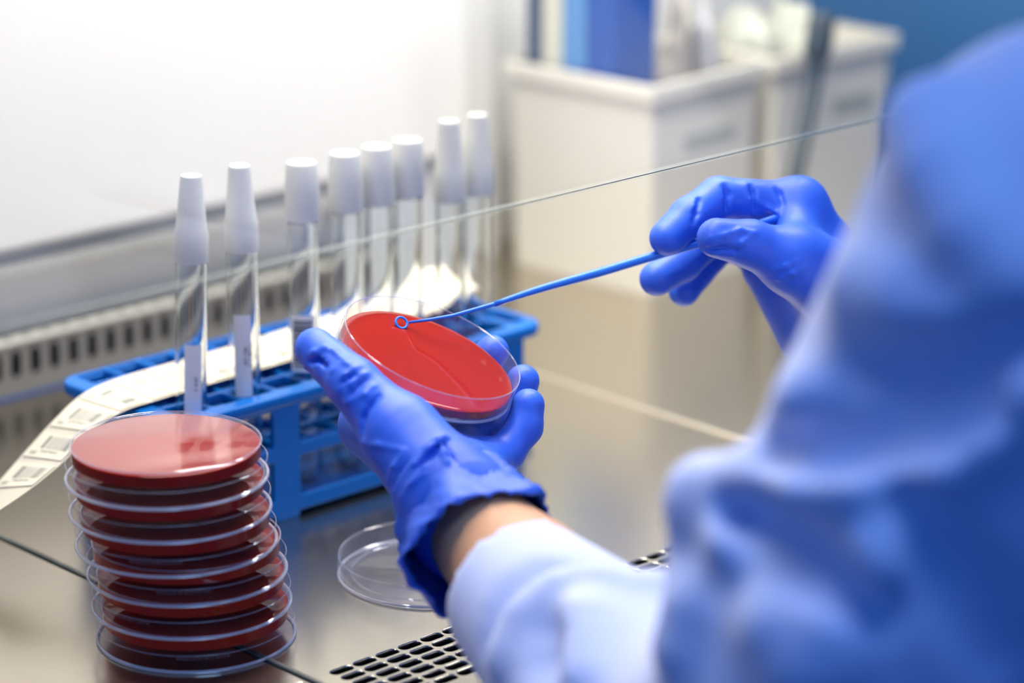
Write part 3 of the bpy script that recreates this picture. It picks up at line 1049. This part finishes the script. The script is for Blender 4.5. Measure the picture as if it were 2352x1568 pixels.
for pts, r, k in (
    ([(0.7249, 0.6659, 0.1700), (0.7248, 0.6471, 0.1767), (0.7143, 0.6082, 0.1909), (0.7179, 0.5830, 0.2009), (0.7253, 0.5620, 0.2112), (0.7320, 0.5498, 0.2211), (0.7390, 0.5392, 0.2336)], 0.012, 0.014),
    ([(0.7253, 0.6186, 0.2146), (0.8075, 0.6652, 0.1802), (0.7247, 0.5784, 0.2203), (1.0958, 0.8371, 0.0777), (0.8529, 0.6227, 0.1935)], 0.011, 0.014),
    ([(0.7153, 0.6381, 0.1633), (0.7814, 0.6876, 0.1144), (0.7054, 0.6103, 0.1402), (0.7057, 0.6001, 0.1256)], 0.013, 0.012),
    ([(0.7197, 0.5740, 0.1761), (0.7147, 0.5807, 0.1670), (0.7112, 0.5884, 0.1515), (0.7092, 0.5918, 0.1352)], 0.013, 0.012),
    ([(0.7357, 0.6024, 0.2569), (0.7328, 0.5832, 0.2586), (0.7352, 0.5559, 0.2521), (0.7412, 0.5418, 0.2480)], 0.013, 0.014),
    ([(0.7569, 0.5963, 0.3115), (0.7448, 0.5788, 0.3002), (0.7388, 0.5606, 0.2856), (0.7418, 0.5439, 0.2738)], 0.015, 0.014),
    ([(0.7340, 0.6678, 0.1660), (0.7266, 0.6651, 0.1595), (0.7256, 0.6654, 0.1429), (0.7112, 0.6531, 0.1338), (0.7072, 0.6543, 0.1196)], 0.013, 0.012),
    ([(0.7344, 0.7766, 0.0681), (0.7442, 0.7769, 0.0838), (0.7555, 0.7675, 0.0946), (0.7661, 0.7515, 0.1000), (0.7737, 0.7351, 0.0999)], 0.009, 0.011),
    ([(0.7414, 0.7436, 0.0928), (0.7308, 0.7352, 0.0858), (0.7230, 0.7248, 0.0788)], 0.009, 0.012),
):
    g.ridge(pts, r, k)
for pts, r, k in (
    ([(0.7187, 0.6241, 0.1979), (0.7147, 0.6071, 0.2038), (0.7160, 0.5820, 0.2124), (0.7226, 0.5603, 0.2207), (0.7295, 0.5466, 0.2295)], 0.011, 0.012),
    ([(0.7147, 0.6377, 0.1717), (0.7083, 0.6180, 0.1739), (0.7067, 0.6007, 0.1690), (0.7072, 0.5854, 0.1622), (0.7117, 0.5738, 0.1542)], 0.011, 0.012),
    ([(0.7198, 0.5935, 0.2315), (0.7210, 0.5796, 0.2330), (0.7238, 0.5640, 0.2393), (0.7346, 0.5372, 0.2534)], 0.010, 0.014),
    ([(0.7172, 0.5671, 0.1903), (0.7237, 0.5569, 0.1760), (0.7329, 0.5485, 0.1573), (0.7458, 0.5463, 0.1353)], 0.011, 0.014),
    ([(0.7382, 0.7920, 0.0678), (0.7465, 0.7907, 0.0856), (0.7593, 0.7852, 0.0958), (0.7701, 0.7701, 0.0998), (0.7757, 0.7441, 0.1017)], 0.007, 0.012),
    ([(0.7312, 0.7524, 0.0877), (0.7241, 0.7463, 0.0825), (0.7179, 0.7386, 0.0759)], 0.010, 0.012),
):
    g.crease(pts, r, k)
for p0, e0 in ((SLV, ELB), (RSL, ELR)):
    ax = (p0 - e0) / np.linalg.norm(p0 - e0)
    sl, X, Y, Z = g.block([p0, p0 + ax * 0.05], 0.05)
    pl = (X - p0[0]) * ax[0] + (Y - p0[1]) * ax[1] + (Z - p0[2]) * ax[2] - 0.004
    g.f[sl] = np.maximum(g.f[sl], pl.astype(np.float32))
gown = link('gown', g.mesh('gown'), M['gown'], person)


def cuff(name, cen, rad, parent, seed, amp=0.05):
    """crinkled, turned-up glove cuff: a double-walled flaring ring"""
    cen = spline(cen, 14)
    rad = list(np.interp(np.linspace(0, 1, 14), np.linspace(0, 1, len(rad)), rad))
    N = 120
    axis = Vector(cen[-1] - cen[0]).normalized()
    u = axis.cross(Vector((0, 0, 1))).normalized()
    w = axis.cross(u)
    rows = [(Vector(c), r) for c, r in zip(cen, rad)]
    rows += [(Vector(c) - axis * 0.0003, r - 0.0011) for c, r in list(zip(cen, rad))[::-1]]
    v, f = [], []
    for i, (c, r) in enumerate(rows):
        k = i if i < 14 else 27 - i
        e = min(1.0, 0.25 + k / 9)
        for j in range(N):
            a = 2 * math.pi * j / N
            q = Vector((math.cos(a) * 1.6, math.sin(a) * 1.6, seed + k * 0.13))
            q2 = Vector((math.cos(a + k * 0.09) * 4.5, math.sin(a + k * 0.09) * 4.5, seed + 5 + k * 0.10))
            d = r * amp * e * (noise.noise(q) * 1.5 + (abs(noise.noise(q2)) - 0.25) * 1.3)
            z = 0.0035 * e * noise.noise(Vector((math.cos(a) * 1.9, math.sin(a) * 1.9, seed + 9)))
            v.append(c + (u * math.cos(a) + w * math.sin(a)) * (r + d) + axis * z)
    n = len(rows)
    for i in range(n - 1):
        for j in range(N):
            f.append((i * N + j, i * N + (j + 1) % N, (i + 1) * N + (j + 1) % N, (i + 1) * N + j))
    return link_mesh(name, v, f, M['glove'], parent)


# left glove, palm up under the dish
WT = va((0.8154, 0.8902, 0.0769), (0.8342, 0.9743, 0.0930), (0.8514, 0.9642, 0.0860), (0.8597, 0.9474, 0.0803), (0.8671, 0.9331, 0.0767))
T = va((0.8104, 0.8974, 0.0895), (0.8107, 0.9258, 0.1060), (0.8048, 0.9511, 0.1250), (0.8041, 0.9766, 0.1361))
lg = Field((0.74, 0.83, 0.03), (0.95, 1.05, 0.17), 0.0012)
FORE = WT[0] + (ELB - WT[0]) / np.linalg.norm(ELB - WT[0]) * 0.008
for i, (mcp, r) in enumerate(zip(WT[1:], (0.0125, 0.012, 0.0115, 0.0105))):
    lg.add([WT[0], WT[0] * 0.5 + mcp * 0.5, mcp], [0.0200, 0.0150, r], 0.012)
lg.add([FORE, WT[0]], [0.0262, 0.0225], 0.01)
lg.add([WT[0] * 0.9 + T[0] * 0.1, T[0], T[1]], [0.021, 0.0205, 0.0165], 0.012)
lg.add([T[1], WT[1]], [0.011, 0.010], 0.014)
lg.fingers([
    ([T[0], T[1], T[2], T[3]], [0.018, 0.0158, 0.0118, 0.0094]),
    (va(WT[1], (0.8643, 0.9980, 0.1023), (0.8834, 1.0087, 0.1064), (0.8918, 1.0103, 0.1109)), [0.0115, 0.0098, 0.0088, 0.0082]),
    (va(WT[2], (0.8874, 0.9824, 0.0911), (0.9100, 0.9847, 0.0978), (0.9179, 0.9809, 0.1091)), [0.0115, 0.0098, 0.0088, 0.0080]),
    (va(WT[3], (0.8930, 0.9566, 0.0801), (0.9107, 0.9587, 0.0876), (0.9154, 0.9571, 0.1003)), [0.011, 0.0095, 0.0086, 0.0080]),
    (va(WT[4], (0.8835, 0.9364, 0.0772), (0.8963, 0.9362, 0.0868), (0.9003, 0.9377, 0.0965)), [0.0105, 0.0092, 0.0084, 0.0078]),
], 0.006)
for pts, r in (
    ([(0.7958, 0.9733, 0.1294), (0.7959, 0.9674, 0.1383), (0.7992, 0.9642, 0.1406), (0.8008, 0.9592, 0.1395)], 0.0011),
    ([(0.8008, 0.9592, 0.1395), (0.7998, 0.9485, 0.1363), (0.8014, 0.9410, 0.1322)], 0.0010),
    ([(0.7988, 0.9638, 0.1401), (0.7959, 0.9635, 0.1326), (0.7943, 0.9638, 0.1284)], 0.0010),
    ([(0.7928, 0.9480, 0.1247), (0.7960, 0.9465, 0.1321), (0.8020, 0.9446, 0.1353)], 0.0011),
    ([(0.7936, 0.9431, 0.1212), (0.7964, 0.9430, 0.1292), (0.8037, 0.9406, 0.1326)], 0.0011),
    ([(0.7939, 0.9420, 0.1208), (0.7981, 0.9355, 0.1255), (0.8029, 0.9351, 0.1284)], 0.0010),
    ([(0.7932, 0.9553, 0.1270), (0.7953, 0.9538, 0.1330), (0.7995, 0.9511, 0.1368)], 0.0009),
    ([(0.7934, 0.8967, 0.1034), (0.8000, 0.8956, 0.1097), (0.8061, 0.8952, 0.1124), (0.8095, 0.8955, 0.1127)], 0.0018),
    ([(0.8057, 0.8953, 0.1120), (0.8034, 0.8894, 0.1085), (0.8015, 0.8846, 0.1057)], 0.0018),
    ([(0.7997, 0.8952, 0.1079), (0.7944, 0.8922, 0.1029), (0.7903, 0.8934, 0.0986)], 0.0014),
    ([(0.7922, 0.9143, 0.0906), (0.7914, 0.9088, 0.1004), (0.7939, 0.9058, 0.1056)], 0.0011),
    ([(0.7898, 0.9072, 0.0891), (0.7912, 0.9029, 0.0979), (0.7934, 0.8981, 0.1042)], 0.0011),
    ([(0.7879, 0.9002, 0.0884), (0.7890, 0.8947, 0.0966), (0.7925, 0.8901, 0.1010)], 0.0010),
    ([(0.7934, 0.9329, 0.1043), (0.7921, 0.9197, 0.1071), (0.7950, 0.9057, 0.1073)], 0.0009),
):
    lg.ridge(pts, r * 0.85, 0.0016)
for pts, r in (
    ([(0.7928, 0.9306, 0.1087), (0.7950, 0.9322, 0.1159), (0.7981, 0.9315, 0.1214), (0.8022, 0.9303, 0.1252)], 0.0018),
    ([(0.7949, 0.9693, 0.1336), (0.7969, 0.9646, 0.1350), (0.7962, 0.9587, 0.1333)], 0.0018),
    ([(0.7940, 0.9464, 0.1289), (0.7967, 0.9450, 0.1311), (0.7990, 0.9432, 0.1326)], 0.0012),
    ([(0.7949, 0.9415, 0.1248), (0.7987, 0.9399, 0.1284), (0.8024, 0.9384, 0.1305)], 0.0011),
    ([(0.7932, 0.8946, 0.1032), (0.7997, 0.8938, 0.1072), (0.8052, 0.8936, 0.1106)], 0.0020),
    ([(0.8066, 0.8930, 0.1108), (0.8042, 0.8861, 0.1071), (0.8021, 0.8802, 0.1041)], 0.0012),
    ([(0.7896, 0.9084, 0.0904), (0.7908, 0.9044, 0.0986), (0.7931, 0.9012, 0.1043)], 0.0011),
):
    lg.crease(pts, r * 0.8, 0.0016)
lgo = link('glove', lg.mesh('glove'), M['glove'], person)
cuff('cuff', [(0.8175, 0.8990, 0.0785), (0.8163, 0.8953, 0.0774), (0.8123, 0.8865, 0.0751), (0.8066, 0.8719, 0.0721), (0.8011, 0.8589, 0.0700)], [0.0235, 0.0288, 0.0295, 0.0325, 0.0345], lgo, 2.3, 0.14)
lgo['label'] = 'blue glove under the open dish'

# right glove, pinching the loop
rg = Field((0.93, 0.86, 0.05), (1.16, 1.09, 0.24), 0.0012)
R = lambda *a: va(*a)
WR = WRR
RM = va((1.0555, 0.9085, 0.1702), (1.0680, 0.9219, 0.1619), (1.0756, 0.9353, 0.1494), (1.0766, 0.9479, 0.1335))
for mcp, r in zip(RM, (0.0125, 0.0125, 0.012, 0.0115)):
    rg.add([WR, WR * 0.5 + mcp * 0.5, mcp], [0.022, 0.016, r], 0.012)
RFO = WR + (ELR - WR) / np.linalg.norm(ELR - WR) * 0.04
rg.add([RFO, WR], [0.028, 0.024], 0.01)
RT_ = va((1.0391, 0.8765, 0.1433), (1.0202, 0.8806, 0.1548), (1.0021, 0.8918, 0.1646), (0.9875, 0.9003, 0.1686))
rg.add([WR * 0.8 + RT_[0] * 0.2, RT_[0], RT_[1]], [0.020, 0.0185, 0.0150], 0.012)
rg.add([(1.0694, 0.9364, 0.1313), (1.0703, 0.9048, 0.1099)], [0.0150, 0.0250], 0.012)
rg.add([RT_[1], RM[0]], [0.009, 0.010], 0.014)
rg.fingers([
    ([RT_[0], RT_[1], RT_[2], RT_[3]], [0.017, 0.0145, 0.0112, 0.0095]),
    (va(RM[0], (1.0206, 0.9299, 0.1767), (1.0017, 0.9308, 0.1704), (0.9861, 0.9309, 0.1629)), [0.0120, 0.0100, 0.0097, 0.0088]),
    (va(RM[1], (1.0387, 0.9445, 0.1562), (1.0127, 0.9460, 0.1425), (0.9944, 0.9455, 0.1378)), [0.0115, 0.0100, 0.0094, 0.0085]),
    (va(RM[2], (1.0547, 0.9559, 0.1442), (1.0347, 0.9576, 0.1307), (1.0240, 0.9547, 0.1238)), [0.011, 0.0095, 0.0088, 0.0078]),
    (va(RM[3], (1.0724, 0.9675, 0.1363), (1.0598, 0.9723, 0.1332), (1.0504, 0.9710, 0.1295)), [0.0105, 0.0085, 0.0080, 0.0070]),
], 0.006)
for pts, r in (
    ([(1.0287, 0.9187, 0.1835), (1.0268, 0.9145, 0.1772), (1.0269, 0.9149, 0.1702)], 0.0011),
    ([(1.0392, 0.9111, 0.1813), (1.0383, 0.9056, 0.1756)], 0.0010),
    ([(1.0295, 0.9129, 0.1766), (1.0333, 0.9087, 0.1733), (1.0352, 0.9033, 0.1709)], 0.0011),
    ([(1.0026, 0.9276, 0.1808), (0.9979, 0.9249, 0.1765), (0.9946, 0.9233, 0.1716)], 0.0010),
    ([(0.9791, 0.8970, 0.1704), (0.9842, 0.8921, 0.1721), (0.9917, 0.8893, 0.1738), (0.9958, 0.8853, 0.1726)], 0.0010),
    ([(0.9876, 0.8908, 0.1622), (0.9903, 0.8866, 0.1683), (0.9969, 0.8844, 0.1723)], 0.0011),
    ([(1.0045, 0.8754, 0.1504), (1.0070, 0.8695, 0.1537), (1.0121, 0.8659, 0.1568)], 0.0011),
    ([(1.0023, 0.8776, 0.1542), (1.0052, 0.8721, 0.1569), (1.0100, 0.8682, 0.1597)], 0.0009),
):
    rg.ridge(pts, r, 0.0012)
for pts, r in (
    ([(1.0176, 0.9233, 0.1842), (1.0175, 0.9214, 0.1808), (1.0158, 0.9203, 0.1733)], 0.0018),
    ([(1.0297, 0.9173, 0.1831), (1.0292, 0.9157, 0.1809), (1.0275, 0.9133, 0.1730)], 0.0014),
    ([(1.0401, 0.9102, 0.1818), (1.0399, 0.9077, 0.1794), (1.0380, 0.9036, 0.1751)], 0.0014),
    ([(1.0019, 0.9255, 0.1796), (0.9973, 0.9230, 0.1744), (0.9945, 0.9221, 0.1708)], 0.0014),
    ([(0.9793, 0.8984, 0.1650), (0.9837, 0.8928, 0.1657), (0.9881, 0.8886, 0.1647)], 0.0016),
):
    rg.crease(pts, r, 0.0014)
rgo = link('glove', rg.mesh('glove'), M['glove'], person)
rgo['label'] = 'blue glove pinching the loop'
